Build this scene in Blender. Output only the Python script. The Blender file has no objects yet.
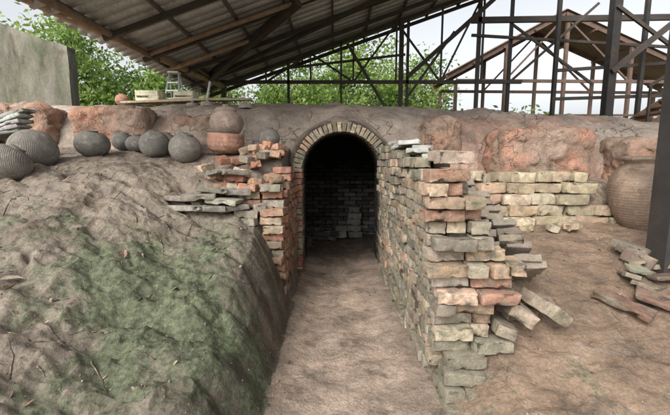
import bpy, math, random
import numpy as np
from mathutils import Vector, Euler, Matrix, noise
random.seed(7); np.random.seed(7)
S=bpy.context.scene
D=bpy.data

# ---------------------------------------------------------------- helpers
def link(o,parent=None):
    S.collection.objects.link(o)
    if parent: o.parent=parent
    return o
def empty(name):
    o=D.objects.new(name,None); return link(o)
class MB:
    def __init__(s): s.v=[];s.f=[];s.c=[];s.n=0
    def add(s,v,f,col):
        v=np.asarray(v,dtype=float); s.v.append(v)
        n=s.n; s.f.extend([tuple(i+n for i in q) for q in f])
        c=np.asarray(col,dtype=float)
        if c.ndim==1: c=np.tile(c[:3],(len(v),1))
        s.c.append(c); s.n+=len(v)
    def build(s,name,mat,parent=None,smooth=True):
        me=D.meshes.new(name); V=np.concatenate(s.v); C=np.concatenate(s.c)
        me.from_pydata(V.tolist(),[],s.f)
        a=me.color_attributes.new(name='Col',type='FLOAT_COLOR',domain='POINT')
        a.data.foreach_set('color',np.hstack([C,np.ones((len(C),1))]).astype(np.float32).ravel())
        if smooth: me.polygons.foreach_set('use_smooth',[True]*len(me.polygons))
        me.materials.append(mat); me.update()
        return link(D.objects.new(name,me),parent)
def fract(x,y,z=0.,o=4,s=1.,seed=0.):
    return noise.fractal(Vector((x*s+seed,y*s-seed,z*s)),0.9,2.1,o)
def ss(a,b,x):
    t=min(1,max(0,(x-a)/(b-a))); return t*t*(3-2*t)
def block(size,r,amp=.004,ns=12.,n=(4,2,1),seed=0.,chip=0.):
    ax=[]
    for h,k in zip([q/2 for q in size],n):
        rr=min(r,h*.8)
        inner=list(np.linspace(-h+rr,h-rr,k+1))
        ax.append([-h,-h+rr*.35]+inner+[h-rr*.35,h])
    L=[len(a)-1 for a in ax]; idx={};V=[];F=[]
    def vid(i,j,k):
        key=(i,j,k)
        if key not in idx:
            idx[key]=len(V); V.append((ax[0][i],ax[1][j],ax[2][k]))
        return idx[key]
    for k,flip in ((0,1),(L[2],0)):
        for i in range(L[0]):
            for j in range(L[1]):
                q=[vid(i,j,k),vid(i+1,j,k),vid(i+1,j+1,k),vid(i,j+1,k)]
                F.append(tuple(q[::-1] if flip else q))
    for j,flip in ((0,0),(L[1],1)):
        for i in range(L[0]):
            for k in range(L[2]):
                q=[vid(i,j,k),vid(i+1,j,k),vid(i+1,j,k+1),vid(i,j,k+1)]
                F.append(tuple(q[::-1] if flip else q))
    for i,flip in ((0,1),(L[0],0)):
        for j in range(L[1]):
            for k in range(L[2]):
                q=[vid(i,j,k),vid(i,j+1,k),vid(i,j+1,k+1),vid(i,j,k+1)]
                F.append(tuple(q[::-1] if flip else q))
    out=[]
    hs=[q/2 for q in size]
    for p in V:
        q=[max(-(h-min(r,h*.8)),min(h-min(r,h*.8),c)) for c,h in zip(p,hs)]
        d=Vector(p)-Vector(q)
        nn=d.normalized() if d.length>1e-9 else Vector((0,0,0))
        P=Vector(q)+nn*min(r,min(hs)*.8)
        a=noise.fractal(P*ns+Vector((seed*7.3,seed*3.1,seed)),.8,2.,3)
        if chip>0:
            e=noise.noise(P*ns*1.1+Vector((seed,seed*5.,3)))
            edge=sum(1 for c,h in zip(p,hs) if abs(c)>h-r*1.1)
            if edge>=2 and e>.12: P-=nn*chip*(e*2.2)
        P+=nn*amp*a
        out.append(tuple(P))
    return np.array(out),F
def xf(v,loc=(0,0,0),rot=(0,0,0),sc=(1,1,1)):
    R=np.array(Euler(rot).to_matrix()); return (v*np.array(sc))@R.T+np.array(loc)
BT=[block((.225,.11,.069),.0045,.0014,26,(8,4,3),i*1.7,.009) for i in range(18)]
ST=[block((.30,.17,.05),.008,.005,12,(7,4,1),i*2.7+40,.016) for i in range(8)]
YB=[block((.26,.14,.105),.007,.003,14,(7,4,3),i*2.7+80,.016) for i in range(10)]
def jit(a): return random.uniform(-a,a)
def brick(mb,loc,rot=(0,0,0),sc=(1,1,1),col=(.3,.2,.15),T=BT):
    v,f=random.choice(T)
    mb.add(xf(v,loc,rot,sc),f,col)
GREYB=[(.25,.215,.165),(.29,.255,.195),(.19,.175,.14),(.33,.265,.19),(.34,.30,.235),(.22,.205,.15),(.30,.235,.17)]
REDB=[(.36,.175,.12),(.40,.21,.14),(.31,.14,.10),(.42,.245,.165)]
MIXB=[(.40,.28,.19),(.43,.325,.23),(.39,.235,.165),(.31,.28,.225),(.29,.25,.195),(.47,.38,.28),(.35,.20,.14),(.45,.33,.235),(.23,.195,.155),(.42,.27,.19),(.36,.30,.23)]
YEL=[(.42,.36,.245),(.38,.32,.215),(.47,.41,.30),(.33,.28,.195),(.40,.29,.20)]
def pick(p,a=.04):
    c=random.choice(p); k=random.uniform(.75,1.18); return tuple(max(.004,x*k*(1+jit(a))) for x in c)
def bar(mb,a,b,w,h=None,col=(.05,.04,.035),round_=False):
    a=Vector(a);b=Vector(b);h=h or w;d=b-a;L=d.length
    z=d.normalized(); up=Vector((0,0,1)) if abs(z.z)<.95 else Vector((0,1,0))
    x=z.cross(up).normalized(); y=x.cross(z).normalized()
    if round_:
        N=10; V=[];F=[]
        for t,rr in ((0,w/2),(1,h/2)):
            for i in range(N):
                an=2*math.pi*i/N; V.append(a+d*t+x*math.cos(an)*rr+y*math.sin(an)*rr)
        for i in range(N): F.append((i,(i+1)%N,N+(i+1)%N,N+i))
        F.append(tuple(range(N))[::-1]);F.append(tuple(range(N,2*N)))
    else:
        V=[a+x*sx*w/2+y*sy*h/2+d*t for t in (0,1) for sx,sy in ((-1,-1),(1,-1),(1,1),(-1,1))]
        F=[(0,1,5,4),(1,2,6,5),(2,3,7,6),(3,0,4,7),(3,2,1,0),(4,5,6,7)]
    mb.add([tuple(p) for p in V],F,col)

# ---------------------------------------------------------------- materials
def mat(name,rough=.9,var=.35,vs=6.,bump=.4,bs=25.,bdist=.02,fine=120.,tint=None,tscale=3.,tlo=.5,thi=.62,tint2=None,t2scale=5.,crack=0.,cscale=5.,metal=0.,coord='Object',spec=.2,stretch=None,base=None,transl=0.,moss=False,green=None,fb=.25,bro=.65):
    m=D.materials.new(name); m.use_nodes=True; nt=m.node_tree; N=nt.nodes; Lk=nt.links
    bs_=N['Principled BSDF']; bs_.inputs['Roughness'].default_value=rough; bs_.inputs['Metallic'].default_value=metal
    bs_.inputs['Specular IOR Level'].default_value=spec
    tc=N.new('ShaderNodeTexCoord'); co=tc.outputs[coord]
    if stretch:
        mp=N.new('ShaderNodeMapping'); mp.inputs['Scale'].default_value=stretch; Lk.new(co,mp.inputs['Vector']); co=mp.outputs[0]
    def nz(scale,det=6,ro=.6,dist=0.):
        n=N.new('ShaderNodeTexNoise'); n.inputs['Scale'].default_value=scale; n.inputs['Detail'].default_value=det
        n.inputs['Roughness'].default_value=ro; n.inputs['Distortion'].default_value=dist; Lk.new(co,n.inputs['Vector']); return n.outputs['Fac']
    def mr(x,a,b,c,d):
        n=N.new('ShaderNodeMapRange'); n.inputs[1].default_value=a;n.inputs[2].default_value=b;n.inputs[3].default_value=c;n.inputs[4].default_value=d
        Lk.new(x,n.inputs[0]); return n.outputs[0]
    def mix(f,a,b,mode='MIX'):
        n=N.new('ShaderNodeMix'); n.data_type='RGBA'; n.blend_type=mode
        for s,i in ((f,0),(a,6),(b,7)):
            if hasattr(s,'links') : Lk.new(s,n.inputs[i])
            elif isinstance(s,(int,float)): n.inputs[i].default_value=s
            else: n.inputs[i].default_value=(*s[:3],1)
        return n.outputs[2]
    if base is None:
        at=N.new('ShaderNodeAttribute'); at.attribute_name='Col'; c=at.outputs['Color']
    else:
        rg=N.new('ShaderNodeRGB'); rg.outputs[0].default_value=(*base,1); c=rg.outputs[0]
    if tint: c=mix(mr(nz(tscale,8,.65,.3),tlo,thi,0,1),c,tint)
    if tint2: c=mix(mr(nz(t2scale,8,.7,.6),.53,.68,0,.85),c,tint2)
    if green: c=mix(mr(nz(1.7,9,.7,.4),.5,.66,0,.6),c,green)
    h=nz(bs,10,bro)
    if moss:
        c=mix(mr(nz(5,10,.78,.8),.55,.66,0,.5),c,(.265,.225,.185))
        c=mix(mr(nz(3.1,10,.75,.5),.52,.64,0,.75),c,(.085,.068,.052))
        am=N.new('ShaderNodeAttribute'); am.attribute_name='Moss'
        s1=N.new('ShaderNodeMath'); s1.operation='MULTIPLY_ADD'; Lk.new(nz(4,12,.78,.6),s1.inputs[0]); s1.inputs[1].default_value=4.; Lk.new(am.outputs['Fac'],s1.inputs[2])
        mk=mr(s1.outputs[0],2.42,3.0,0,.85)
        gcol=mix(mr(nz(22,8,.75),.42,.58,0,1),(.045,.058,.03),(.12,.145,.085))
        c=mix(mk,c,gcol)
    v1=mr(nz(vs,8,.7),.3,.7,1-var,1+var)
    v2=mr(nz(fine,3,.6),.3,.7,1-var*.6,1+var*.6)
    mm=N.new('ShaderNodeMath'); mm.operation='MULTIPLY'; Lk.new(v1,mm.inputs[0]); Lk.new(v2,mm.inputs[1])
    cb=N.new('ShaderNodeCombineColor'); 
    for i in range(3): Lk.new(mm.outputs[0],cb.inputs[i])
    c=mix(1.,c,cb.outputs[0],'MULTIPLY')
    if crack>0:
        vo=N.new('ShaderNodeTexVoronoi'); vo.feature='DISTANCE_TO_EDGE'; vo.inputs['Scale'].default_value=cscale
        wn=N.new('ShaderNodeTexNoise'); wn.inputs['Scale'].default_value=cscale*1.5; wn.inputs['Detail'].default_value=5; Lk.new(co,wn.inputs['Vector'])
        va=N.new('ShaderNodeVectorMath'); va.operation='MULTIPLY_ADD'; Lk.new(wn.outputs['Color'],va.inputs[0]); va.inputs[1].default_value=(.5,)*3; Lk.new(co,va.inputs[2])
        Lk.new(va.outputs[0],vo.inputs['Vector'])
        k=mr(vo.outputs['Distance'],0,.018,0,1)
        gate=mr(nz(cscale*.6,3),.46,.54,0,1)
        k2=N.new('ShaderNodeMath'); k2.operation='MAXIMUM'; Lk.new(k,k2.inputs[0]); Lk.new(gate,k2.inputs[1])
        ad=N.new('ShaderNodeMath'); ad.operation='MULTIPLY_ADD'; Lk.new(k2.outputs[0],ad.inputs[0]); ad.inputs[1].default_value=crack; Lk.new(h,ad.inputs[2]); h=ad.outputs[0]
        c=mix(mr(k2.outputs[0],0,1,.35,0),c,(.08,.06,.045))
    h2=N.new('ShaderNodeMath'); h2.operation='MULTIPLY_ADD'; Lk.new(nz(fine,4,.7),h2.inputs[0]); h2.inputs[1].default_value=fb; Lk.new(h,h2.inputs[2])
    bp=N.new('ShaderNodeBump'); bp.inputs['Strength'].default_value=bump; bp.inputs['Distance'].default_value=bdist
    Lk.new(h2.outputs[0],bp.inputs['Height']); Lk.new(bp.outputs[0],bs_.inputs['Normal'])
    Lk.new(c,bs_.inputs['Base Color'])
    if transl>0:
        tr=N.new('ShaderNodeBsdfTranslucent'); Lk.new(c,tr.inputs['Color']); ms=N.new('ShaderNodeMixShader'); ms.inputs[0].default_value=transl
        Lk.new(bs_.outputs[0],ms.inputs[1]); Lk.new(tr.outputs[0],ms.inputs[2]); Lk.new(ms.outputs[0],N['Material Output'].inputs['Surface'])
    return m
M_ground=mat('earth',var=.40,vs=4,bump=.9,bs=9,bdist=.04,fine=70,tint2=(.115,.085,.062),t2scale=2.6,moss=True,fb=.08,bro=.66,rough=.85,spec=.2)
M_brick=mat('weathered_brick',var=.42,vs=14,bump=.8,bs=60,bdist=.010,fine=200,tint=(.21,.19,.15),tscale=10,tlo=.50,thi=.68,tint2=(.09,.08,.06),t2scale=7,green=(.14,.145,.095))
M_soot_shade=mat('shaded_sooty_brick',var=.4,vs=10,bump=.8,bs=45,bdist=.012,fine=200)
M_yel=mat('pale_firebrick',var=.35,vs=9,bump=.9,bs=35,bdist=.012,fine=180,tint2=(.18,.14,.10),t2scale=5,tint=(.30,.24,.17),tscale=6)
M_stone=mat('grey_slab',var=.3,vs=10,bump=.7,bs=30,bdist=.012,fine=160,tint=(.24,.20,.155),tscale=6)
M_kiln=mat('kiln_plaster',var=.38,vs=2.5,bump=.95,bs=9,bdist=.06,fine=60,crack=.4,cscale=2.3,tint2=(.19,.155,.125),t2scale=3,fb=.12)
M_pink=mat('fired_clay_plaster',var=.33,vs=5,bump=.95,bs=14,bdist=.05,fine=70,tint=(.30,.23,.175),tscale=3.5,tlo=.48,thi=.64,crack=.4,cscale=3,tint2=(.17,.115,.085),t2scale=5,fb=.15)
M_dark=mat('mortar_earth',base=(.10,.075,.055),bump=.8)
M_steel=mat('painted_steel',rough=.6,var=.3,vs=5,bump=.2,spec=.4,tint=(.08,.05,.035),tscale=4,tlo=.55,thi=.7)
M_wood=mat('old_timber',var=.35,vs=7,bump=.4,bs=18,fine=60)
M_roof=mat('corrugated_sheet',rough=.45,var=.28,vs=1.6,bump=.15,bs=6,fine=30,spec=.5,tint=(.28,.23,.18),tscale=1.3,tlo=.58,thi=.75)
M_conc=mat('mossy_concrete',var=.4,vs=1.5,bump=.5,bs=8,fine=50,tint=(.075,.085,.05),tscale=1.6,tlo=.42,thi=.65,stretch=(1.6,1.6,.5),tint2=(.06,.055,.04),t2scale=2.2)
M_leaf=mat('leaf',rough=.6,var=.2,vs=2,bump=0.,transl=.5,spec=.3)
M_bark=mat('bark',var=.4,vs=6,bump=.8,bs=12,bdist=.03,base=(.16,.12,.09))
M_litter=mat('dry_leaf',rough=.8,var=.3,vs=20,bump=.2)
def potmat(name,base,sc,rough=.85,dist=0.,st=.35,dirn='Z'):
    m=mat(name,rough=rough,var=.3,vs=8,bump=.4,bs=20,bdist=.01,fine=90,base=base,tint=tuple(b*.5 for b in base),tscale=5,tlo=.48,thi=.75,tint2=tuple(b*1.7 for b in base),t2scale=6)
    nt=m.node_tree;N=nt.nodes;Lk=nt.links
    tc=N.new('ShaderNodeTexCoord'); w=N.new('ShaderNodeTexWave'); w.wave_type='BANDS'; w.bands_direction=dirn
    w.inputs['Scale'].default_value=sc; w.inputs['Distortion'].default_value=dist; w.inputs['Detail Scale'].default_value=3; w.inputs['Detail'].default_value=1
    Lk.new(tc.outputs['Object'],w.inputs['Vector'])
    old=[n for n in N if n.type=='BUMP'][0]
    b2=N.new('ShaderNodeBump'); b2.inputs['Strength'].default_value=st; b2.inputs['Distance'].default_value=.008
    Lk.new(w.outputs['Fac'],b2.inputs['Height']); Lk.new(old.outputs[0],b2.inputs['Normal']); Lk.new(b2.outputs[0],N['Principled BSDF'].inputs['Normal'])
    return m
P_grey=potmat('grey_stoneware',(.175,.165,.145),26,dist=.6,st=.3)
P_grey2=potmat('carved_stoneware',(.20,.185,.16),30,dist=2.,st=.4,dirn='DIAGONAL')
P_brown=potmat('brown_stoneware',(.27,.21,.17),30,st=.25)
P_red=potmat('red_earthenware',(.33,.19,.14),6,st=.3)
P_jar=potmat('glazed_jar',(.21,.155,.115),12,rough=.5,st=.15)

# ---------------------------------------------------------------- terrain
LB=([-40,-5,1,2,2.8,3.5,4.2,4.8,9,14],[0,.15,.60,.86,1.18,1.38,1.52,1.62,1.3,1.0])
RB=([-40,-5,1,1.5,3.3,3.5,3.75,9,14],[0,-.05,.02,.17,.74,.85,1.2,1.25,1.0])
def ztl(x,y):
    z=np.interp(y,*LB)
    return z-.34*ss(-2.3,-.8,x)*(1-ss(3.3,4.15,y))
def ztr(x,y):
    z=np.interp(y,*RB)
    z+=.42*math.exp(-max(0,x-1.0)/.25)*ss(2.0,2.9,y)*(1-ss(3.4,4,y))
    z+=.10*ss(1.8,3.0,x)*(1-ss(3.2,3.6,y))
    return z
def zt(x,y,detail=True):
    ex=.06*noise.noise(Vector((y*1.7,3.1,0)))+.03*noise.noise(Vector((y*6,9.1,0)))
    pass_on=1 if y<6.95 else 0
    inner=(5.25<y<6.95 and -1.35<x<1.55)
    z0=0.015*noise.noise(Vector((x*3,y*2,0)))+.008*noise.noise(Vector((x*11,y*9,5)))
    z0+=.05*ss(.22,.5,abs(x-.06))
    if inner: return z0
    if not pass_on: z=ztl(x,y) if x<0 else ztr(x,y)
    elif x<0:
        zl=ztl(x,y)
        xs=x-ex*(1 if y<3.9 else .2)
        w=np.interp(xs,[-.84,-.70,-.58,-.48,-.42],[1,.90,.62,.25,0])
        if y>3.9: w=1-ss(-.60,-.52,x)
        z=z0+(zl-z0)*w
    else:
        zr=ztr(x,y)
        w=ss(.62,.72,x) if y>2.05 else ss(.55,1.0,x)
        z=z0+(zr-z0)*w
    if detail and y<12 and abs(x)<12:
        out=(1-ss(-.75,-.42,x)) if x<0 else ss(.6,.95,x)
        a=fract(x,y,0,5,1.3,3.)*.05+fract(x,y*1.6,0,4,5.,9.)*.024
        if x<0:
            r=1-abs(noise.noise(Vector((x*1.6+y*2.4,y*1.1-x*.9,4))))
            a+=(r**6)*-.05
            # exposed roots and stones in the bank
            r2=1-abs(noise.noise(Vector((x*3.2-y*2.4,y*2.1+x*1.9,8))))
            a+=(r2**22)*.022
            r3=1-abs(noise.noise(Vector((x*5.5+y*3.,y*5.-x*2.,2))))
            a+=(r3**10)*-.012
            g=noise.noise(Vector((x*19,y*19,6))); a+=max(0,g-.28)*.035
            a+=fract(x,y,0,4,14.,4.)*.008
            a*=(1.15 if y<3.6 else .7)
        else:
            g=noise.noise(Vector((x*24,y*24,6))); a+=max(0,g-.25)*.022
            a*=.8; a+=fract(x,y,0,3,18.,4.)*.007
        z+=a*out
    return z
def axis(segs):
    out=[]
    for a,b,n in segs: out+=list(np.linspace(a,b,n,endpoint=False))
    out.append(segs[-1][1]); return out
xs=axis([(-200,-20,10),(-20,-6,14),(-6,-3.4,40),(-3.4,-2.2,70),(-2.2,-.85,130),(-.85,-.38,60),(-.38,.6,34),(.6,3.4,125),(3.4,6,30),(6,20,14),(20,200,10)])
ys=axis([(-100,-10,8),(-10,0,20),(0,.9,20),(.9,3.0,190),(3.0,3.9,55),(3.9,7.2,70),(7.2,14,20),(14,40,10),(40,300,8)])
V=[];C=[];F=[];MO=[]
for y in ys:
    for x in xs:
        z=zt(x,y)
        n1=fract(x,y,0,4,.9,20.); n2=fract(x,y,0,4,2.8,30.)
        moss=0.
        if y>9 or abs(x)>9 or y<-3: c=np.array((.16,.15,.08))
        elif x<0 and z>.05 or x<-.45:
            c=np.array((.225,.188,.150))*(1+.25*n1)
            moss=.8*math.exp(-((x+1.0)/.5)**2)*(1-ss(2.9,3.5,y))+.65*math.exp(-((y-2.15+.25*(x+1.5))/.45)**2)*ss(-3.2,-2.4,x)+.3*n1
            bank_tone=1-ss(-.95,-.55,x)
            c=c*(.42+.58*bank_tone)  # earth colour darkens towards the passage edge
            if y>3.6: c=c*.75+np.array((.30,.245,.20))*.25; moss*=.2
        elif x<.62:
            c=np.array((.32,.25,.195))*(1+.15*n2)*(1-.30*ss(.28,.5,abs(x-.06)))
            c=c*(1-.8*ss(4.6,5.5,y))  # floor colour darkened past the doorway to paint in interior shade
        else:
            c=np.array((.195,.138,.098))*(1+.3*n1)
            if y>3.6: c=np.array((.35,.275,.21))*(1+.2*n2)
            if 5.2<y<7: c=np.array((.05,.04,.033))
            moss=.3*math.exp(-((y-1.6)/.5)**2)
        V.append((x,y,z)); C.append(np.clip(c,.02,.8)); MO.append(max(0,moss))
nx=len(xs)
for j in range(len(ys)-1):
    for i in range(nx-1):
        a=j*nx+i; F.append((a,a+1,a+nx+1,a+nx))
mb=MB(); mb.add(V,F,np.array(C)); ground=mb.build('ground',M_ground)
at=ground.data.attributes.new('Moss','FLOAT','POINT'); at.data.foreach_set('value',np.array(MO,dtype=np.float32))

# ---------------------------------------------------------------- kiln
kiln=empty('dragon_kiln')
XC,RO,SP=.085,.50,1.30
def crest(x): return 2.40-.055*max(0,x)
mb=MB(); V=[];C=[];F=[]
kx=axis([(-11,-4.5,30),(-4.5,4.5,230),(4.5,13,60)])
NT=60
for x in kx:
    for j in range(NT+1):
        t=math.pi*j/NT
        y=6.2-1.5*math.cos(t)
        s=max(0,math.sin(t))**.72
        z=1.05+(crest(x)-1.05)*s
        n=fract(x,y,z,4,.8,5.); m2=fract(x,y,z,4,3.,8.)
        d=.06*n+.035*m2
        if 1.0<x<6:
            d+=.03*abs(math.sin(x*2*math.pi/.26+.5*noise.noise(Vector((x*2,z*2,0)))))*ss(1.,1.3,x)
        V.append((x,y-math.cos(t)*d,z+math.sin(t)*d))
        c=np.array((.36,.30,.25))*(1+.2*n+.12*m2)
        pk=ss(.15,.45,fract(x,y,0,3,.7,44.)+ (.25 if x<-2.2 else -.15))
        c=c*(1-pk*.6)+np.array((.41,.245,.18))*pk*.6
        C.append(np.clip(c,.03,.8))
def open_(x,y,z):
    r=math.hypot(x-XC,max(0,z-SP)); return r<RO+.09 and y<5.6
for i in range(len(kx)-1):
    for j in range(NT):
        a=i*(NT+1)+j; q=(a,a+NT+1,a+NT+2,a+1)
        ctr=np.mean([V[k] for k in q],axis=0)
        if open_(*ctr): continue
        F.append(q)
mb.add(V,F,np.array(C)); mb.build('vault',M_kiln,kiln)
mb=MB(); mbs=MB()
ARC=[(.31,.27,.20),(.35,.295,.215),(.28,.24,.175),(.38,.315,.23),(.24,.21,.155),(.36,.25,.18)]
SOOT_SHADE=[(.03,.027,.023),(.042,.037,.032),(.022,.02,.018)]  # soot tones darkened further, painting the chamber's dimness into the brick colour
for ri,(r0,y0,nb,dep,cols) in enumerate(((RO+.065,4.42,30,.24,ARC),(RO+.07,4.66,28,.24,[(.09,.078,.062),(.11,.094,.075)]),(RO+.075,4.90,26,.24,SOOT_SHADE),(RO+.08,5.14,26,.24,SOOT_SHADE))):
    tgt=mb if ri<1 else mbs
    for i in range(nb):
        t=math.pi*(i+.5)/nb
        p=(XC+math.cos(t)*r0,y0+dep/2+jit(.015),SP+math.sin(t)*r0*1.0)
        v,f=random.choice(BT)
        w=math.pi*r0/nb*random.uniform(.86,.95)
        vv=np.stack([v[:,1]*random.uniform(1.02,1.14), v[:,0]*(dep/.235), v[:,2]*(w/.071)],axis=1)
        R=np.array(Matrix.Rotation(-t+jit(.04),3,'Y'))
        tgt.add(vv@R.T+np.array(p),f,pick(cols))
    for side in (-1,1):
        z=SP-.04
        while z>0:
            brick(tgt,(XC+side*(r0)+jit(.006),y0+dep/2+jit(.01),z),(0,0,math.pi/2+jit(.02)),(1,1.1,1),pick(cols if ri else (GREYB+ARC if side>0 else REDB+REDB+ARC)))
            z-=.076
mb.build('door_arch',M_brick,kiln)
mb=MB(); V=[];F=[];N=28
for yy,ro in ((4.47,RO+.12),(4.56,RO+.19),(4.8,RO+.23),(5.2,RO+.25)):
    for i in range(N+1):
        t=math.pi*i/N; rr=ro+.03*noise.noise(Vector((t*3,yy*3,0)))
        V.append((XC+math.cos(t)*rr,yy,SP+math.sin(t)*rr))
for j in range(3):
    for i in range(N):
        a=j*(N+1)+i; F.append((a,a+1,a+N+2,a+N+1))
o=len(V)
for yy in (4.47,5.4):
    V.append((XC+RO+.1,yy,0))
    for i in range(N+1):
        t=math.pi*i/N; V.append((XC+math.cos(t)*(RO+.11),yy,SP+math.sin(t)*(RO+.11)))
    V.append((XC-RO-.1,yy,0))
k=N+3
for i in range(k-1): F.append((o+i,o+i+1,o+k+i+1,o+k+i))
for i in range(N): F.append((i,i+1,o+i+2,o+i+1))
mb.add(V,F,(.32,.26,.21)); mb.build('arch_collar',M_kiln,kiln)
mb=MB(); V=[];F=[]
x0,x1,ya,yb=-1.25,1.45,5.38,6.88
prof=[(x0,0),(x0,1.1)]+[((x0+x1)/2-1.35*math.cos(t),1.1+.85*math.sin(t)) for t in np.linspace(0,math.pi,16)][1:-1]+[(x1,1.1),(x1,0)]
for yy in (ya,yb):
    for (a,b) in prof: V.append((a,yy,b))
k=len(prof)
for i in range(k-1): F.append((i,i+1,k+i+1,k+i))
F.append(tuple(range(k,2*k)))
o=len(V)
V+=[(x0,ya,0),(XC-RO-.07,ya,0),(XC-RO-.07,ya,2.1),(x0,ya,2.1),(XC+RO+.07,ya,0),(x1,ya,0),(x1,ya,2.1),(XC+RO+.07,ya,2.1)]
F+=[(o,o+1,o+2,o+3),(o+4,o+5,o+6,o+7)]
mb.add(V,F,(.022,.02,.018)); mb.build('chamber_lining',M_soot_shade,kiln,smooth=False)  # near-black lining colour carries the interior shade
for c in range(19):
    x=-1.15+(.12 if c%2 else 0)
    k_=1.0 if c<14 else .5
    while x<1.35:
        q=random.uniform(.5,1.5)*k_*(1.7 if x>.1 and c<12 else .9)
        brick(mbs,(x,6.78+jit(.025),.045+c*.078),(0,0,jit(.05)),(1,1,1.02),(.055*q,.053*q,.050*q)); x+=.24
for (a,b,s) in ((.36,.03,1),(.36,.15,1),(.36,.27,1),(.36,.39,1),(.36,.51,.9),(.12,.03,.9),(.12,.14,.8)):
    brick(mbs,(a+jit(.02),6.50+jit(.03),b+.06),(0,0,jit(.1)),(s,1.1,1.1),tuple(np.array((.15,.142,.128))*random.uniform(.7,1.2)),YB)
for i in range(22): brick(mbs,(random.uniform(-.5,.0),6.45+jit(.14),.05+random.choice([0,.08,.16])),(jit(.2),jit(.2),jit(1)),(1,1,1),tuple(np.array((.08,.074,.066))*random.uniform(.6,1.3)))
mbs.build('chamber_brickwork',M_soot_shade,kiln)
mb=MB()
for (cx,cy,cz,sx,sy,sz,rz) in ((-4.25,5.05,1.87,.85,.8,.6,.1),(-3.0,5.1,1.90,1.0,.8,.52,-.05),(1.45,5.02,1.72,.55,.6,.6,0),(2.58,4.6,1.53,1.1,.75,.62,.03),(3.95,4.55,1.42,.8,.6,.60,-.05),(-1.9,5.2,1.9,.7,.6,.4,0)):
    v,f=block((sx,sy,sz),.10,.07,2.5,(26,16,14),cx)
    w=xf(v,(cx,cy,cz),(0,0,rz))
    for q in w:
        q+=.03*noise.noise(Vector(q)*9)+.018*noise.noise(Vector(q)*22)
    col=[]
    for p in w:
        n=fract(p[0],p[1],p[2],4,2.2,2.); k=ss(-.5,.4,n)
        col.append(np.array((.42,.235,.165))*k+np.array((.36,.265,.205))*(1-k))
    mb.add(w,f,np.array(col))
mb.build('stoke_hole_blocks',M_pink,kiln)
mb=MB()
for (x,y,z,r) in ((-1.35,5.45,2.27,.11),(-1.95,5.5,2.31,.1),(-2.2,5.55,2.3,.09)):
    V=[(x+r*math.cos(a)*s,y+r*math.sin(a)*s,z+h) for s,h in ((1,-.03),(1,.02),(.9,.035),(.2,.04),(.2,.07)) for a in np.linspace(0,2*math.pi,20,endpoint=False)]
    F=[(j*20+i,j*20+(i+1)%20,(j+1)*20+(i+1)%20,(j+1)*20+i) for j in range(4) for i in range(20)]+[tuple(range(80,100))]
    mb.add(V,F,(.38,.33,.28))
mb.build('stoke_hole_lids',M_stone,kiln)

# ---------------------------------------------------------------- right passage wall
wall=empty('brick_wall')
mb=MB()
def rend(z):
    return np.interp(z,[0,.35,.5,.55,.68,.9,.96,1.2,1.25,1.45],[.98,.95,.88,.98,1.04,1.0,.90,.86,.78,.78])
def lean(z): return .03*math.sin(z*3.1+.6)
CH=.0765
ntop=lambda y: 1.37+ .19*ss(2.2,3.6,y)
def low_tone(c,z):  # blends bricks towards dark olive near the floor, random strength
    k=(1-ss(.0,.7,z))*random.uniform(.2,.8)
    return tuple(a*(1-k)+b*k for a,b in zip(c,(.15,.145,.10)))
for c in range(22):
    z=.037+c*CH
    y0=1.97+jit(.055)-(.06 if .5<z<1. else 0)
    if z<1.40:
        x=.545+ (.08 if z<.3 else 0)+jit(.03)+lean(z); xe=rend(z)+jit(.06)
        while x<xe-.05:
            hdr=random.random()<.35
            L=.112 if hdr else .226
            if x+L>xe+.06: hdr=True; L=.112
            col=pick(MIXB) if z>.35 else low_tone(pick(GREYB+MIXB[:2]),z)
            if hdr: brick(mb,(x+L/2,y0+.112+jit(.045),z+jit(.003)),(jit(.045),jit(.04),math.pi/2+jit(.16)),(1,1,1.04),col)
            else: brick(mb,(x+L/2,y0+.055+jit(.04),z+jit(.003)),(jit(.04),jit(.04),jit(.17)),(random.uniform(.9,1.06),1,random.uniform(.9,1.06)),col)
            x+=L+.008
    y=y0+.24+(.12 if c%2 else 0)
    while y<4.45:
        if z>ntop(y)+.03: y+=.24; continue
        lump=.025*noise.noise(Vector((y*1.5,z*2,1)))+lean(z)*.7
        hd=random.random()<.2
        pal=GREYB if random.random()<.7 else MIXB
        if hd:
            brick(mb,(.565+.11+jit(.022)+lump,y-.06,z+jit(.004)),(jit(.05),jit(.04),jit(.06)),(1,1,1.03),low_tone(pick(pal),z))
            brick(mb,(.565+.11+jit(.022)+lump,y+.06,z+jit(.004)),(jit(.05),jit(.04),jit(.06)),(1,1,1.03),low_tone(pick(pal),z))
        else:
            brick(mb,(.565+.055+jit(.02)+lump,y,z+jit(.004)),(jit(.04),jit(.04),math.pi/2+jit(.06)),(1.02,1,1.03),low_tone(pick(pal),z))
            brick(mb,(.565+.18+jit(.013),y+.05,z+jit(.004)),(jit(.03),jit(.03),math.pi/2+jit(.05)),(1.02,1,1.03),pick(pal))
        y+=.24
    if z<1.35: 
        brick(mb,(.62+lean(z)*.7,y0+.30,z),(0,0,math.pi/2+jit(.03)),(1,1,1.03),pick(GREYB)); brick(mb,(.75,y0+.28,z),(0,0,math.pi/2+jit(.03)),(1,1,1.03),pick(GREYB))
for c,(xa,xb,yy) in enumerate(((.60,1.0,1.78),(.60,.97,1.82),(.62,.92,1.87),(.64,.84,1.91))):
    x=xa
    while x<xb:
        L=random.choice([.112,.226]); a=math.pi/2 if L<.2 else 0
        brick(mb,(x+L/2,yy+(.06 if a else 0)+jit(.02),.045+c*.077),(jit(.06),jit(.05),a+jit(.15)),(1,1,1.06),pick(GREYB[:3]+[(.24,.2,.155)])); x+=L+.008
mb.build('bricks',M_brick,wall)
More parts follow.
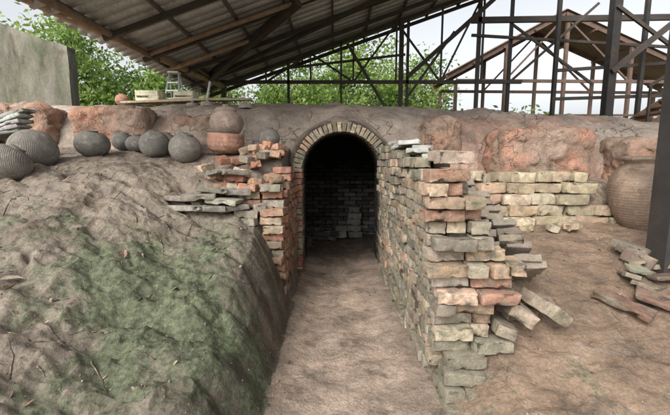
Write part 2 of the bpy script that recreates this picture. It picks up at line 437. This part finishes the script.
mb=MB(); v,f=block((.19,2.3,1.30),.03,.01,4,(3,12,8),3.); mb.add(xf(v,(.70,3.30,.62)),f,(.10,.075,.055)); mb.build('mortar_core',M_dark,wall)
mb=MB()
for (x,y,z,rz) in ((.66,2.75,1.50,1.2),(.72,3.0,1.53,1.5),(.64,3.25,1.57,1.7),(.70,2.5,1.45,1.35),(.73,3.55,1.62,1.6),(.66,3.9,1.63,1.5),(.62,3.02,1.585,1.4)):
    brick(mb,(x,y,z),(jit(.06),jit(.06),rz),(1,1,.8),pick([(.33,.33,.31),(.38,.38,.35)]),ST)
brick(mb,(.73,2.17,1.442),(0,0,.1),(.95,1,1.1),(.38,.30,.24))
brick(mb,(.70,2.30,1.455),(0,0,.2),(.7,1,1.0),(.32,.25,.2))
SL=[(.23,.20,.165),(.26,.22,.175),(.20,.17,.14)]
for i in range(13):
    t=i/12; brick(mb,(1.02+.34*t+jit(.03),3.0-.62*t+jit(.05),1.25-.60*t),(jit(.1),.35+.3*t+jit(.1),1.35+jit(.25)),(1.05,1.,1.1),pick(SL),ST)
for i in range(8):
    t=i/7; brick(mb,(.98+.12*t+jit(.03),2.55-.15*t,1.1-.5*t),(jit(.1),.3+jit(.1),1.45+jit(.2)),(.9,.9,1.1),pick(SL),ST)
mb.build('capping_slabs',M_stone,wall)
def loose(name,items,mat_=M_brick):
    mb=MB()
    for (x,y,dz,rot,sc,col,T) in items:
        brick(mb,(x,y,zt(x,y)+dz),rot,sc,col,T)
    return mb.build(name,mat_)
loose('brick_pile',[(1.12,2.06,.15,(.55,.1,1.35),(1.25,1.45,1.2),(.34,.27,.205),BT),(1.31,2.10,.15,(.6,-.1,1.8),(1.25,1.45,1.2),(.37,.29,.22),BT),
 (1.2,2.2,.05,(.2,.1,.4),(1.2,1,1),(.25,.2,.15),BT),(1.35,2.3,.05,(.1,.1,.2),(1.2,1,1),(.25,.19,.145),BT),(1.0,2.0,.1,(.3,.1,1.4),(1,1,1),(.27,.22,.17),BT)])

# ---------------------------------------------------------------- left jamb wall + rubble
wl=empty('brick_wall')
mb=MB()
for c in range(19):
    z=.037+c*CH
    y=3.35+(.12 if c%2 else 0)+(.25 if z>1.2 else 0)
    while y<4.4:
        if z<1.08+.32*ss(3.3,4.0,y):
            brick(mb,(-.475-.055+jit(.02),y,z+jit(.004)),(jit(.04),jit(.04),math.pi/2+jit(.07)),(1.02,1,1.03),low_tone(pick(REDB+REDB+MIXB[:2]),z))
            brick(mb,(-.475-.17+jit(.014),y+.05,z+jit(.004)),(jit(.04),jit(.04),math.pi/2+jit(.06)),(1.02,1,1.03),pick(REDB+MIXB))
        y+=.24
    xr=-.48; 
    if z>.25 and z<1.2:
        xl=np.interp(z,[.25,.7,1.0,1.3],[-.66,-.8,-.92,-.95])
        x=xr-.11
        while x>xl:
            brick(mb,(x+jit(.02),3.25+jit(.06)+.1*(z>1.),z+jit(.004)),(jit(.08),jit(.08),jit(.18)),(random.uniform(.8,1),1,1.02),low_tone(pick(REDB+MIXB[:5]),z-.2))
            x-=.235
mb.build('bricks',M_brick,wl)
mb=MB(); v,f=block((.30,1.05,1.2),.03,.01,4,(3,12,8),3.); mb.add(xf(v,(-.68,3.92,.5)),f,(.12,.08,.055)); mb.build('mortar_core',M_dark,wl)
mb=MB()
for i in range(30):
    y=3.4+random.random()*.7; x=-.62-random.random()*.45
    zz=max(zt(x,y),.9 if x<-.8 else 1.12)+.04+random.choice([0,.0,.06,.10])
    brick(mb,(x,y,zz),(jit(.25),jit(.25),jit(1.5)),(1,1,1),pick(REDB+REDB+MIXB[:3]+GREYB[:2]))
for (x,y,z,rz,sc) in ((-1.12,3.12,.06,.1,1),(-1.30,3.1,.05,-.1,1),(-1.22,3.13,.12,.2,1),(-1.0,3.15,.14,-.2,1),(-1.1,3.2,.20,.1,.9),(-.93,3.2,.06,.3,.9),(-1.42,3.2,.04,.3,.9),(-.9,3.25,.22,.2,.8),(-1.2,3.35,.12,1,.8),(-1.15,3.5,.20,.3,.8),(-1.0,3.5,.24,.6,.8)):
    brick(mb,(x,y,zt(x,y)+z),(jit(.12),jit(.12),rz),(sc,1,1),pick([(.24,.215,.18),(.29,.26,.22),(.20,.18,.155)]),ST)
for i in range(16):
    x=-1.0+jit(.32); y=3.5+jit(.25)
    brick(mb,(x,y,zt(x,y)+.05+random.choice([0,.08,.12])),(jit(.3),jit(.3),jit(1.5)),(random.uniform(.5,1),1,1),pick(REDB+MIXB))
mb.build('brick_pile',M_brick)

# ---------------------------------------------------------------- pale firebrick retaining stack
mb=MB()
for row,(xa,xb,z,yy) in enumerate(((1.42,2.95,.83,3.50),(1.38,2.7,.94,3.52),(1.42,2.45,1.05,3.56),(1.40,2.5,1.16,3.6),(1.62,2.42,1.27,3.66))):
    x=xa+(.1 if row%2 else 0)+jit(.04)
    while x<xb:
        L=random.choice([.55,.8,1,1.1,1.15])
        if random.random()<.06: x+=.27*L; continue
        brick(mb,(x+.13*L,yy+jit(.045),z+jit(.004)),(jit(.05),jit(.05),jit(.2)),(L,1,random.uniform(.92,1.06)),pick(YEL),YB); x+=.27*L
for i in range(10): brick(mb,(1.45+i*.13,3.82+jit(.08),1.27+jit(.03)),(jit(.1),jit(.1),1.57+jit(.5)),(.9,.9,1),pick(YEL),YB)
for i in range(8):
    x=1.5+random.random()*1.4; brick(mb,(x,3.32+jit(.06),zt(x,3.32)+.03),(jit(.4),jit(.4),jit(1.5)),(.5,.6,.6),pick(YEL),YB)
mb.build('firebrick_stack',M_yel)
mb=MB()
for i in range(38):
    x=2.15+random.random()*1.2; y=2.2+random.random()*.6
    s=random.uniform(.35,.95)
    brick(mb,(x,y,zt(x,y)+.02+random.random()*.06),(jit(.35),jit(.35),jit(1.6)),(s,s,s*random.uniform(.9,1.6)),pick([(.20,.18,.13),(.18,.14,.10),(.23,.21,.155),(.12,.095,.075)]),ST+YB[:4])
mb.build('stone_rubble',M_stone)
loose('roof_tile',[(1.93,2.25,.05,(.1,.25,-.9),(1.1,.8,.8),(.17,.10,.075),ST)])
loose('roof_tile',[(2.2,2.25,.06,(.2,.2,-.7),(1.,.9,.8),(.19,.12,.09),ST)])

# ---------------------------------------------------------------- pots
def lathe(name,prof,loc,mat_,rot=(0,0,0),n=56,wob=.02):
    V=[];F=[];m=len(prof)
    for i in range(n):
        a=2*math.pi*i/n
        for (r,z) in prof:
            k=1+wob*noise.noise(Vector((math.cos(a)+loc[0]*5,math.sin(a),z*4)))
            V.append((r*k*math.cos(a),r*k*math.sin(a),z))
    for i in range(n):
        for j in range(m-1):
            F.append((i*m+j,((i+1)%n)*m+j,((i+1)%n)*m+j+1,i*m+j+1))
    me=D.meshes.new(name); me.from_pydata(V,[],F); me.polygons.foreach_set('use_smooth',[True]*len(F)); me.materials.append(mat_)
    o=D.objects.new(name,me); o.location=loc; o.rotation_euler=rot; return link(o)
def globe(R,h=1.,neck=.3,lip=.04):
    p=[(0.0,-R*h*.93),(R*.42,-R*h*.92)]
    for t in np.linspace(-1.12,1.1,22): p.append((R*math.cos(t)**.9,R*h*math.sin(t)))
    zt_=p[-1][1]; r=p[-1][0]
    p+=[(R*neck*1.05,zt_+R*.03),(R*neck,zt_+R*.07),(R*(neck+lip),zt_+R*.11),(R*(neck+lip),zt_+R*.14),(R*(neck-.06),zt_+R*.14),(R*(neck-.08),zt_+R*.05),(R*.6,zt_-R*.2),(R*.8,0),(0,-R*.8)]
    return p
def pot(name,x,y,R,m,h=.95,rot=(0,0,0),dz=0,neck=.3):
    z=max(zt(x,y),0)
    return lathe(name,globe(R,h,neck),(x,y,z+R*h*.88+dz),m,rot)
pot('clay_pot',-2.98,3.2,.19,P_grey2,.85,(-.5,.3,-.5),.0)
pot('clay_pot',-3.08,3.62,.215,P_grey2,.88,(-.6,.4,.3),.0)
pot('clay_pot',-2.80,4.1,.18,P_grey,.82,(0.1,.1,0),.0)
pot('clay_pot',-2.08,4.1,.165,P_grey,.95,(-.2,-.3,0),.0)
pot('clay_pot',-1.68,3.98,.175,P_grey2,.92,(.2,.2,.4),.0)
pot('clay_pot',-2.5,4.5,.14,P_grey,.8,(.1,0,0),.0)
pot('clay_pot',-2.2,4.6,.15,P_brown,.85,(.1,.2,0),.0)
pot('clay_pot',-1.90,4.55,.14,P_grey,.9,(0,.3,0),.0)
pot('clay_pot',-2.75,4.6,.13,P_grey,.9,(0,.3,0),.0)
pot('clay_pot',-3.55,4.2,.17,P_grey,.8,(.1,.3,0),.0)
pot('clay_pot',-3.6,3.5,.19,P_grey,.85,(.2,.3,0),.0)
pot('clay_pot',-.80,4.30,.13,P_grey,.98,(.1,.1,0),.075)
loose('brick_pile',[(-.86,4.25,.03,(0,0,.2),(1,1,1),pick(REDB),BT),(-.74,4.36,.03,(0,0,.3),(1,1,1),pick(MIXB),BT)])
zz=zt(-1.28,4.2)
R=.21
lathe('earthenware_bowl',[(0,0),(R*.7,0),(R*.97,.05),(R*1.02,.13),(R*.96,.19),(R*.98,.215),(R*.9,.22),(R*.88,.19),(R*.9,.12),(0,.05)],(-1.28,4.15,zz+.02),P_red,(.05,.06,0))
lathe('lidded_jar',[(0,0),(.10,0),(.15,.04),(.19,.11),(.195,.17),(.17,.235),(.12,.27),(.125,.28),(.13,.295),(.10,.325),(.03,.335),(.03,.36),(0,.365)],(-1.26,4.18,zz+.21),P_brown,(0,-.05,0))
zj=zt(2.93,3.3)
lathe('storage_jar',[(0,0),(.15,0),(.17,.02),(.23,.13),(.275,.26),(.29,.37),(.28,.47),(.235,.56),(.175,.605),(.165,.63),(.19,.65),(.20,.67),(.18,.685),(.15,.67),(.15,.6),(.24,.4),(0,.1)],(2.93,3.3,zj-.02),P_jar,(.03,-.04,0))
mb=MB()
for i in range(5): brick(mb,(-3.36+i*.02,3.62,1.70+i*.045),(.05,-.28+jit(.08),.2+jit(.2)),(1.3,1.2,.75),pick([(.46,.46,.44),(.38,.38,.36)]),ST)
mb.build('kiln_shelf_stack',M_stone)
loose('brick_pile',[(-3.36,3.7,.05+i*.105,(0,0,.2+jit(.1)),(1.2,1,1),pick(GREYB),YB) for i in range(3)])

# ---------------------------------------------------------------- litter
mb=MB()
for i in range(260):
    if random.random()<.6: x=random.uniform(-3.4,-.6); y=random.uniform(1.0,4.3)
    else: x=random.uniform(-.4,3.4); y=random.uniform(1.,4.)
    if -.4<x<.6 and random.random()<.7: continue
    z=zt(x,y)+.008
    L=random.uniform(.008,.024); W=L*random.uniform(.3,.5)
    v=np.array([(-L,0,0),(-L*.4,-W,.25*W),(0,0,-.1*W),(-L*.4,W,.25*W),(L*.4,-W*.8,.3*W),(L,0,.2*W),(L*.4,W*.8,.35*W)])
    f=[(0,1,2),(0,2,3),(1,4,2),(4,5,2),(2,5,6),(2,6,3)]
    mb.add(xf(v,(x,y,z),(jit(.5),jit(.5),jit(3.1))),f,pick([(.25,.17,.11),(.17,.11,.07),(.32,.25,.17),(.12,.085,.06)]))
for (x,y,s) in ((-1.86,1.95,.06),(-1.80,1.87,.055),(-1.45,2.35,.05)):
    v=np.array([(-s,0,0),(-s*.4,-s*.4,.3*s),(0,0,-.05*s),(-s*.4,s*.4,.35*s),(s*.4,-s*.35,.4*s),(s,0,.2*s),(s*.4,s*.35,.3*s)])
    mb.add(xf(v,(x,y,zt(x,y)+.015),(jit(.4),jit(.4),jit(3))),[(0,1,2),(0,2,3),(1,4,2),(4,5,2),(2,5,6),(2,6,3)],pick([(.34,.27,.22),(.25,.17,.12)]))
mb.build('leaf_litter',M_litter,smooth=False)
mb=MB()
for i in range(95):
    x=random.uniform(-3,-.75) if random.random()<.8 else random.uniform(.9,3); y=random.uniform(1.1,3.6); a=random.uniform(0,6.28); L=random.uniform(.06,.38)
    n=7; p=Vector((x,y,zt(x,y)+.003))
    for k in range(n):
        a+=jit(.35); q=Vector((p.x+math.cos(a)*L/n,p.y+math.sin(a)*L/n,0)); q.z=zt(q.x,q.y)+.003
        bar(mb,p,q,.007*(1-k/n)+.0015,.007*(1-(k+1)/n)+.0015,pick([(.11,.085,.065),(.19,.155,.12)],.01),True); p=q
mb.build('twigs',M_litter)
mb=MB()
PB=[block((1,.8,.6),.3,.06,2,(2,2,2),i) for i in range(5)]
for i in range(3000):
    x=random.uniform(-3.4,3.4); y=random.uniform(.9,4.3)
    if -.38<x<.55 and random.random()<.7: x=random.choice([-.36,.5])+jit(.07)
    if .58<x<.9 and y>1.7: continue
    s=random.uniform(.003,.012)*(2.4 if random.random()<.06 else 1); v,f=random.choice(PB)
    mb.add(xf(v,(x,y,zt(x,y)+s*.15),(jit(3),jit(3),jit(3)),(s,s,s)),f,pick([(.25,.20,.155),(.21,.17,.135),(.26,.18,.135),(.14,.115,.09)]))
mb.build('pebbles',M_stone)

# ---------------------------------------------------------------- roof shed
shed=empty('open_shed')
def zr(x): return 4.40+.34*x
RX0,RX1,RY0,RY1=-3.55,4.4,1.9,9.6
mb=MB()
yr=np.arange(RY0,RY1,.02)
xr=np.linspace(RX0,RX1,13)
V=[];F=[];C=[]
prow=[random.choice([.7,.85,1.,1.15,1.3]) for _ in range(60)]
for y in yr:
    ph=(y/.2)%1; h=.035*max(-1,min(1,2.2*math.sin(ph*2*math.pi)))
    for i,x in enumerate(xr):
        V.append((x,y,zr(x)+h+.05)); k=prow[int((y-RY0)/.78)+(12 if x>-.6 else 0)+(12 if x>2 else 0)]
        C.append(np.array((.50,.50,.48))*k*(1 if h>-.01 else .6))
n=len(xr)
for j in range(len(yr)-1):
    for i in range(n-1):
        a=j*n+i; F.append((a,a+1,a+n+1,a+n))
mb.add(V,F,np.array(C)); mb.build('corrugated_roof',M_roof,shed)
mb=MB()
dk=(.06,.05,.043)
for x in np.arange(RX0+.3,RX1,.8): bar(mb,(x,RY0,zr(x)-.015),(x,RY1,zr(x)-.015),.045,.055,(.13,.10,.08))
for y in (2.6,3.9,5.25,6.3,7.4,8.3,8.95,9.5): bar(mb,(-3.3,y,zr(-3.3)-.09),(RX1,y,zr(RX1)-.09),.05,.08,dk)
bar(mb,(-2.9,8.3,3.33),(-.6,6.1,4.05),.12,.15,dk)
bar(mb,(-2.9,8.2,3.3),(1.6,6.9,4.8),.06,.08,dk)
zb=3.42;Y=8.95
bar(mb,(-2.9,Y,zb),(4.6,Y,zb-.0),.06,.08,dk)
bar(mb,(-2.8,7.4,zb-.05),(-2.8,Y,zb-.05),.07,.09,dk)
xsn=[-2.8,-1.7,-.6,.45,1.5,2.6,3.6]
for i,x in enumerate(xsn[:-1]):
    x2=xsn[i+1]; bar(mb,(x2,Y,zb),(x2,Y,zr(x2)-.1),.04,.045,dk)
    bar(mb,(x if i%2 else x2,Y,zb),(x2 if i%2 else x,Y,zr(x2 if i%2 else x)-.1),.035,.045,dk)
bar(mb,(-1.2,Y-.1,zb+.3),(1.7,Y-.1,zb+.62),.045,.05,dk)
for x,w in ((1.62,.10),(1.78,.06),(-1.15,.06),(-2.75,.1),(.15,.05),(3.5,.08)): bar(mb,(x,Y,1.),(x,Y,zr(x)-.1),w,w,dk)
bar(mb,(.3,Y-.2,4.25),(1.4,Y-.2,2.5),.06,.06,dk)
bar(mb,(1.75,Y-.15,3.5),(3.9,Y-.15,5.4),.08,.1,dk)
bar(mb,(1.75,Y,3.0),(2.9,Y,4.6),.05,.06,dk)
for x,y,w in ((2.52,2.6,.17),(6.05,8.,.17),(5.2,8.6,.08),(4.3,9.0,.07),(6.9,8.2,.08),(7.6,8.0,.12)): bar(mb,(x,y,.3),(x,y,6. if x>3 else zr(x)-.1),w,w,(.035,.032,.03))
bar(mb,(3.3,8.95,4.86),(9.5,8.95,4.95),.08,.13,dk)
bar(mb,(3.3,8.9,4.5),(9.5,8.9,4.15),.05,.06,dk)
bar(mb,(6.0,7.9,3.4),(8.2,7.9,5.2),.09,.11,dk)
bar(mb,(6.0,7.9,4.75),(8.2,7.9,3.3),.05,.07,dk)
bar(mb,(4.3,9,3.4),(6.1,8.6,5.1),.05,.06,dk)
bar(mb,(6.1,8.6,3.3),(4.3,9,4.8),.05,.05,dk)
bar(mb,(2.52,2.6,5.0),(9.2,9.0,5.1),.12,.14,dk)
bar(mb,(5.2,8.6,3.6),(8.4,8.3,3.75),.05,.07,dk)
bar(mb,(5.2,8.6,2.95),(8.4,8.3,3.0),.05,.07,dk)
mb.build('steel_frame',M_steel,shed,smooth=False)
mb=MB()
tim=(.36,.26,.175)
bar(mb,(-3.75,3.0,3.30),(-2.75,9.05,3.32),.15,.13,tim,True)
bar(mb,(-3.3,2.2,3.2),(-3.15,6.5,3.25),.1,.09,(.22,.16,.11),True)
bar(mb,(-4.6,5.6,4.1),(-2.9,8.6,3.45),.09,.08,tim,True)
bar(mb,(-3.2,7.0,3.2),(-1.2,7.05,3.9),.06,.06,tim)
bar(mb,(-3.2,6.2,3.24),(.4,6.15,4.4),.08,.08,(.28,.2,.14),True)
bar(mb,(-3.5,2.4,1.0),(-3.5,2.4,3.3),.13,.12,tim,True)
mb.build('timber_beams',M_wood,shed)

mb=MB(); V=[];F=[]; nx_,nz_=30,24
for side,yy in ((0,6.9),(1,7.12)):
    for i in range(nx_+1):
        for j in range(nz_+1):
            x=-9.5+(4.45)*i/nx_; top=3.6+.34*(-5.05-x)+.03*noise.noise(Vector((x*3,0,0)))
            z=1.0+(top-1.0)*j/nz_
            V.append((x,yy+.02*fract(x,z,0,3,1.5,7.),z))
m_=(nx_+1)*(nz_+1)
for s in (0,1):
    for i in range(nx_):
        for j in range(nz_):
            a=s*m_+i*(nz_+1)+j; F.append((a,a+nz_+1,a+nz_+2,a+1))
for i in range(nx_):
    a=i*(nz_+1)+nz_; F.append((a,a+nz_+1,a+nz_+1+m_,a+m_))
for j in range(nz_):
    a=nx_*(nz_+1)+j; F.append((a,a+1,a+1+m_,a+m_))
mb.add(V,F,(.17,.158,.13)); mb.build('concrete_wall',M_conc)

sh=empty('rusty_shed')
mb=MB(); V=[];F=[];C=[]
ex,ez,rx,rz_,fx,fz=3.4,4.15,6.9,6.0,11.5,4.1
for y in np.arange(11,12.8,.03):
    h=.02*math.sin(y/.16*2*math.pi); 
    for (x,z) in ((ex,ez),(5.1,5.05),(rx,rz_),(9,5.13),(fx,fz)):
        V.append((x,y,z+h)); k=.8+.4*noise.noise(Vector((x,y,0))); C.append(np.array((.30,.20,.16))*k)
n=5
for j in range(len(V)//5-1):
    for i in range(4):
        a=j*5+i; F.append((a,a+1,a+6,a+5))
mb.add(V,F,np.array(C)); mb.build('corrugated_roof',M_roof,sh)
mb=MB(); br=(.14,.09,.07)
for y in (11.1,12.7):
    bar(mb,(ex,y,ez-.12),(rx,y,rz_-.12),.07,.12,br); bar(mb,(rx,y,rz_-.12),(fx,y,fz-.12),.07,.12,br)
    bar(mb,(ex+.3,y,3.95),(fx,y,3.9),.06,.09,br)
    for x in (3.7,5.2,7.0,9.0,11.2): bar(mb,(x,y,.8),(x,y,3.95 if x<4 or x>11 else (5. if x<6 or x>8 else 5.8)),.09,.09,br)
    bar(mb,(5.2,y,3.95),(rx,y,rz_-.2),.05,.05,br); bar(mb,(9,y,3.9),(rx,y,rz_-.2),.05,.05,br)
for x,z in ((4.2,4.45),(5.1,4.9),(6,5.4),(7.8,5.4),(9,4.95)): bar(mb,(x,11,z),(x,12.8,z),.05,.06,br)
bar(mb,(3.5,11,2.9),(11,11,2.9),.05,.06,br)
mb.build('frame',M_steel,sh,smooth=False)

mb=MB()
for i in range(9):
    x=6.35+i*.26; z=2.15+i*.17
    bar(mb,(x,7.3,z),(x,8.1,z),.26,.05,(.20,.13,.09))
bar(mb,(6.2,7.28,2.0),(8.6,7.28,3.57),.05,.2,(.12,.08,.06)); bar(mb,(6.2,8.12,2.0),(8.6,8.12,3.57),.05,.2,(.12,.08,.06))
for i in range(0,9,2):
    x=6.35+i*.26; z=2.15+i*.17; bar(mb,(x,7.28,z),(x,7.28,z+.85),.04,.04,dk)
bar(mb,(6.3,7.28,2.95),(8.55,7.28,4.42),.05,.05,dk)
mb.build('timber_stair',M_wood,smooth=False)

def ladder(x,y,z):
    mb=MB(); c=(.55,.56,.56)
    for dx in (-.11,.11):
        bar(mb,(x+dx*1.2,y-.16,z),(x+dx*.7,y,z+.55),.025,.025,c); bar(mb,(x+dx*1.2,y+.16,z),(x+dx*.7,y,z+.55),.02,.02,c)
    for i in range(3):
        t=.2+i*.25; bar(mb,(x-.12+t*.04,y-.16+.16*t,z+.55*t),(x+.12-t*.04,y-.16+.16*t,z+.55*t),.05,.02,c)
    bar(mb,(x-.09,y,z+.56),(x+.09,y,z+.56),.12,.025,c)
    return mb.build('step_ladder',mat('aluminium',rough=.4,var=.1,bump=.05,metal=.6),smooth=False)
ladder(-2.72,6.15,2.38)
mb=MB()
c=(.66,.62,.46)
for (x,y,z,w,d,h) in ((-3.05,6.0,2.40,.36,.3,.2),(-2.45,5.95,2.42,.3,.25,.16)):
    for dx in (-1,1): bar(mb,(x+dx*w/2,y-d/2,z+h/2),(x+dx*w/2,y+d/2,z+h/2),.02,h,c)
    for dy in (-1,1): bar(mb,(x-w/2,y+dy*d/2,z+h*.75),(x+w/2,y+dy*d/2,z+h*.75),.02,h*.4,c); bar(mb,(x-w/2,y+dy*d/2,z+h*.2),(x+w/2,y+dy*d/2,z+h*.2),.02,h*.35,c)
    bar(mb,(x,y-d/2,z+.02),(x,y+d/2,z+.02),w-.03,.02,c)
mb.build('wooden_crate',M_wood,smooth=False)
lathe('clay_pot',globe(.11,.9,.4),(-3.6,6.1,2.48),P_red)
mb=MB()
bar(mb,(-3.3,5.6,2.35),(-1.7,5.7,2.42),.16,.03,(.45,.36,.25)); bar(mb,(-2.6,5.75,2.42),(-1.3,5.6,2.40),.12,.03,(.4,.33,.24)); bar(mb,(-2.1,5.9,2.45),(-2.05,5.95,2.75),.03,.03,(.6,.6,.58))
mb.build('timber_planks',M_wood,smooth=False)

# ---------------------------------------------------------------- vegetation
def leaves(mb,centers,nper,spread,size,cols):
    n=len(centers)*nper
    C=np.repeat(np.array(centers),nper,axis=0)+np.random.normal(0,1,(n,3))*np.array(spread)
    a=np.random.normal(0,1,(n,3)); a/=np.linalg.norm(a,axis=1)[:,None]
    b=np.cross(a,np.random.normal(0,1,(n,3))); b/=np.linalg.norm(b,axis=1)[:,None]
    s=np.random.uniform(.6,1.3,(n,1))*size
    V=np.stack([C-a*s,C-b*s*.42+a*s*.1,C+a*s,C+b*s*.42+a*s*.1],axis=1).reshape(-1,3)
    F=[(4*i,4*i+1,4*i+2,4*i+3) for i in range(n)]
    cc=np.array(cols)[np.random.randint(0,len(cols),len(centers))]; cc=np.repeat(cc,nper,axis=0)*np.random.uniform(.7,1.35,(n,1)); cc=np.repeat(cc,4,axis=0)
    mb.add(V,F,np.clip(cc,.01,.6))
GR=[(.19,.29,.06),(.24,.35,.085),(.12,.20,.04),(.32,.42,.13),(.08,.14,.03)]
def tree(x,y,h,cr,seed,ncl=80,size=.09):
    rnd=random.Random(seed); t=empty('tree'); z0=1.0
    mbt=MB(); p=Vector((x,y,z0)); tips=[]
    for k in range(5):
        q=Vector((x+rnd.uniform(-.3,.3),y+rnd.uniform(-.3,.3),z0+h*.5*(k+1)/5)); bar(mbt,p,q,.34*(1-k*.13),.34*(1-(k+1)*.13),(.2,.15,.1),True); p=q
        if k>1:
            for m in range(3):
                a=rnd.uniform(0,6.28); e=p+Vector((math.cos(a)*cr*.7,math.sin(a)*cr*.7,rnd.uniform(.4,1.2)*cr*.6)); mid=(p+e)/2+Vector((0,0,.2))
                bar(mbt,p,mid,.13,.09,(.2,.15,.1),True); bar(mbt,mid,e,.09,.03,(.2,.15,.1),True); tips.append(e)
    mbt.build('trunk',M_bark,t)
    cs=[]
    for i in range(ncl):
        u=Vector((rnd.gauss(0,1),rnd.gauss(0,1),rnd.gauss(0,1))).normalized()*rnd.uniform(.45,1)
        cs.append((x+u.x*cr,y+u.y*cr,z0+h*.6+u.z*h*.45))
    for e in tips: cs.append(tuple(e))
    mbl=MB(); leaves(mbl,cs,130,(.33,.33,.26),size,GR); mbl.build('crown',M_leaf,t,smooth=False)
tree(-9.5,13.,5.2,2.4,1); tree(-6.2,15.,5.2,2.2,2); tree(-12.5,12,5.5,2.4,3)
tree(1.2,15.5,5.4,2.2,4); tree(3.6,17.,5.2,2.0,5); tree(-2.2,17,5.0,2.3,6)
mbl=MB(); cs=[]
for i in range(330):
    x=random.uniform(-16,6.5); cs.append((x,random.uniform(11,13.5),1.1+random.random()**1.3*1.9))
for i in range(90): cs.append((random.uniform(6,18),random.uniform(19,22),1.1+random.random()*1.8))
leaves(mbl,cs,90,(.3,.3,.22),.09,GR); mbl.build('background_shrubs',M_leaf,smooth=False)
mbl=MB()
for (x,y) in ((1.9,10.2),(2.5,10.5),(3.2,10.1),(-.6,10.6),(.2,10.8)):
    for k in range(16):
        a=random.uniform(0,6.28); L=random.uniform(.7,1.2); W=.13; up=random.uniform(.5,1.4)
        pts=[]
        for s in np.linspace(0,1,7):
            r=L*s; z=1.6+up*s*1.5-1.0*s*s*L; w=W*math.sin(math.pi*min(1,s*.9+.08)); 
            c_=np.array((x+math.cos(a)*r,y+math.sin(a)*r,z)); d=np.array((-math.sin(a),math.cos(a),0))*w
            pts+=[c_-d,c_+d]
        mbl.add(pts,[(2*i,2*i+1,2*i+3,2*i+2) for i in range(6)],random.choice(GR[:4]))
mbl.build('broadleaf_plant',M_leaf)

# ---------------------------------------------------------------- light, sky, camera
w=D.worlds.new('World'); S.world=w; w.use_nodes=True; N=w.node_tree.nodes; L=w.node_tree.links
sk=N.new('ShaderNodeTexSky'); sk.sky_type='NISHITA'; sk.sun_disc=False; sk.sun_elevation=math.radians(40); sk.sun_rotation=math.radians(213)
sk.dust_density=6; sk.air_density=1.; sk.ozone_density=.6
hs=N.new('ShaderNodeHueSaturation'); hs.inputs['Saturation'].default_value=.2; hs.inputs['Value'].default_value=2.0; L.new(sk.outputs[0],hs.inputs['Color'])
bg=N['Background']; bg.inputs['Strength'].default_value=.15; L.new(hs.outputs[0],bg.inputs['Color'])
sl=D.lights.new('sun','SUN'); sl.energy=.7; sl.angle=math.radians(20); sl.color=(1,.96,.9)
so=D.objects.new('sun',sl); so.rotation_euler=(math.radians(50),0,math.radians(-33)); link(so)
cam=D.cameras.new('camera'); cam.sensor_width=36; cam.lens=18.8; cam.clip_start=.05; cam.clip_end=1000
co=D.objects.new('camera',cam); co.location=(0,0,1.4); co.rotation_euler=(math.radians(83),0,0); link(co); S.camera=co
S.view_settings.view_transform='Standard'; S.view_settings.look='None'; S.view_settings.exposure=0
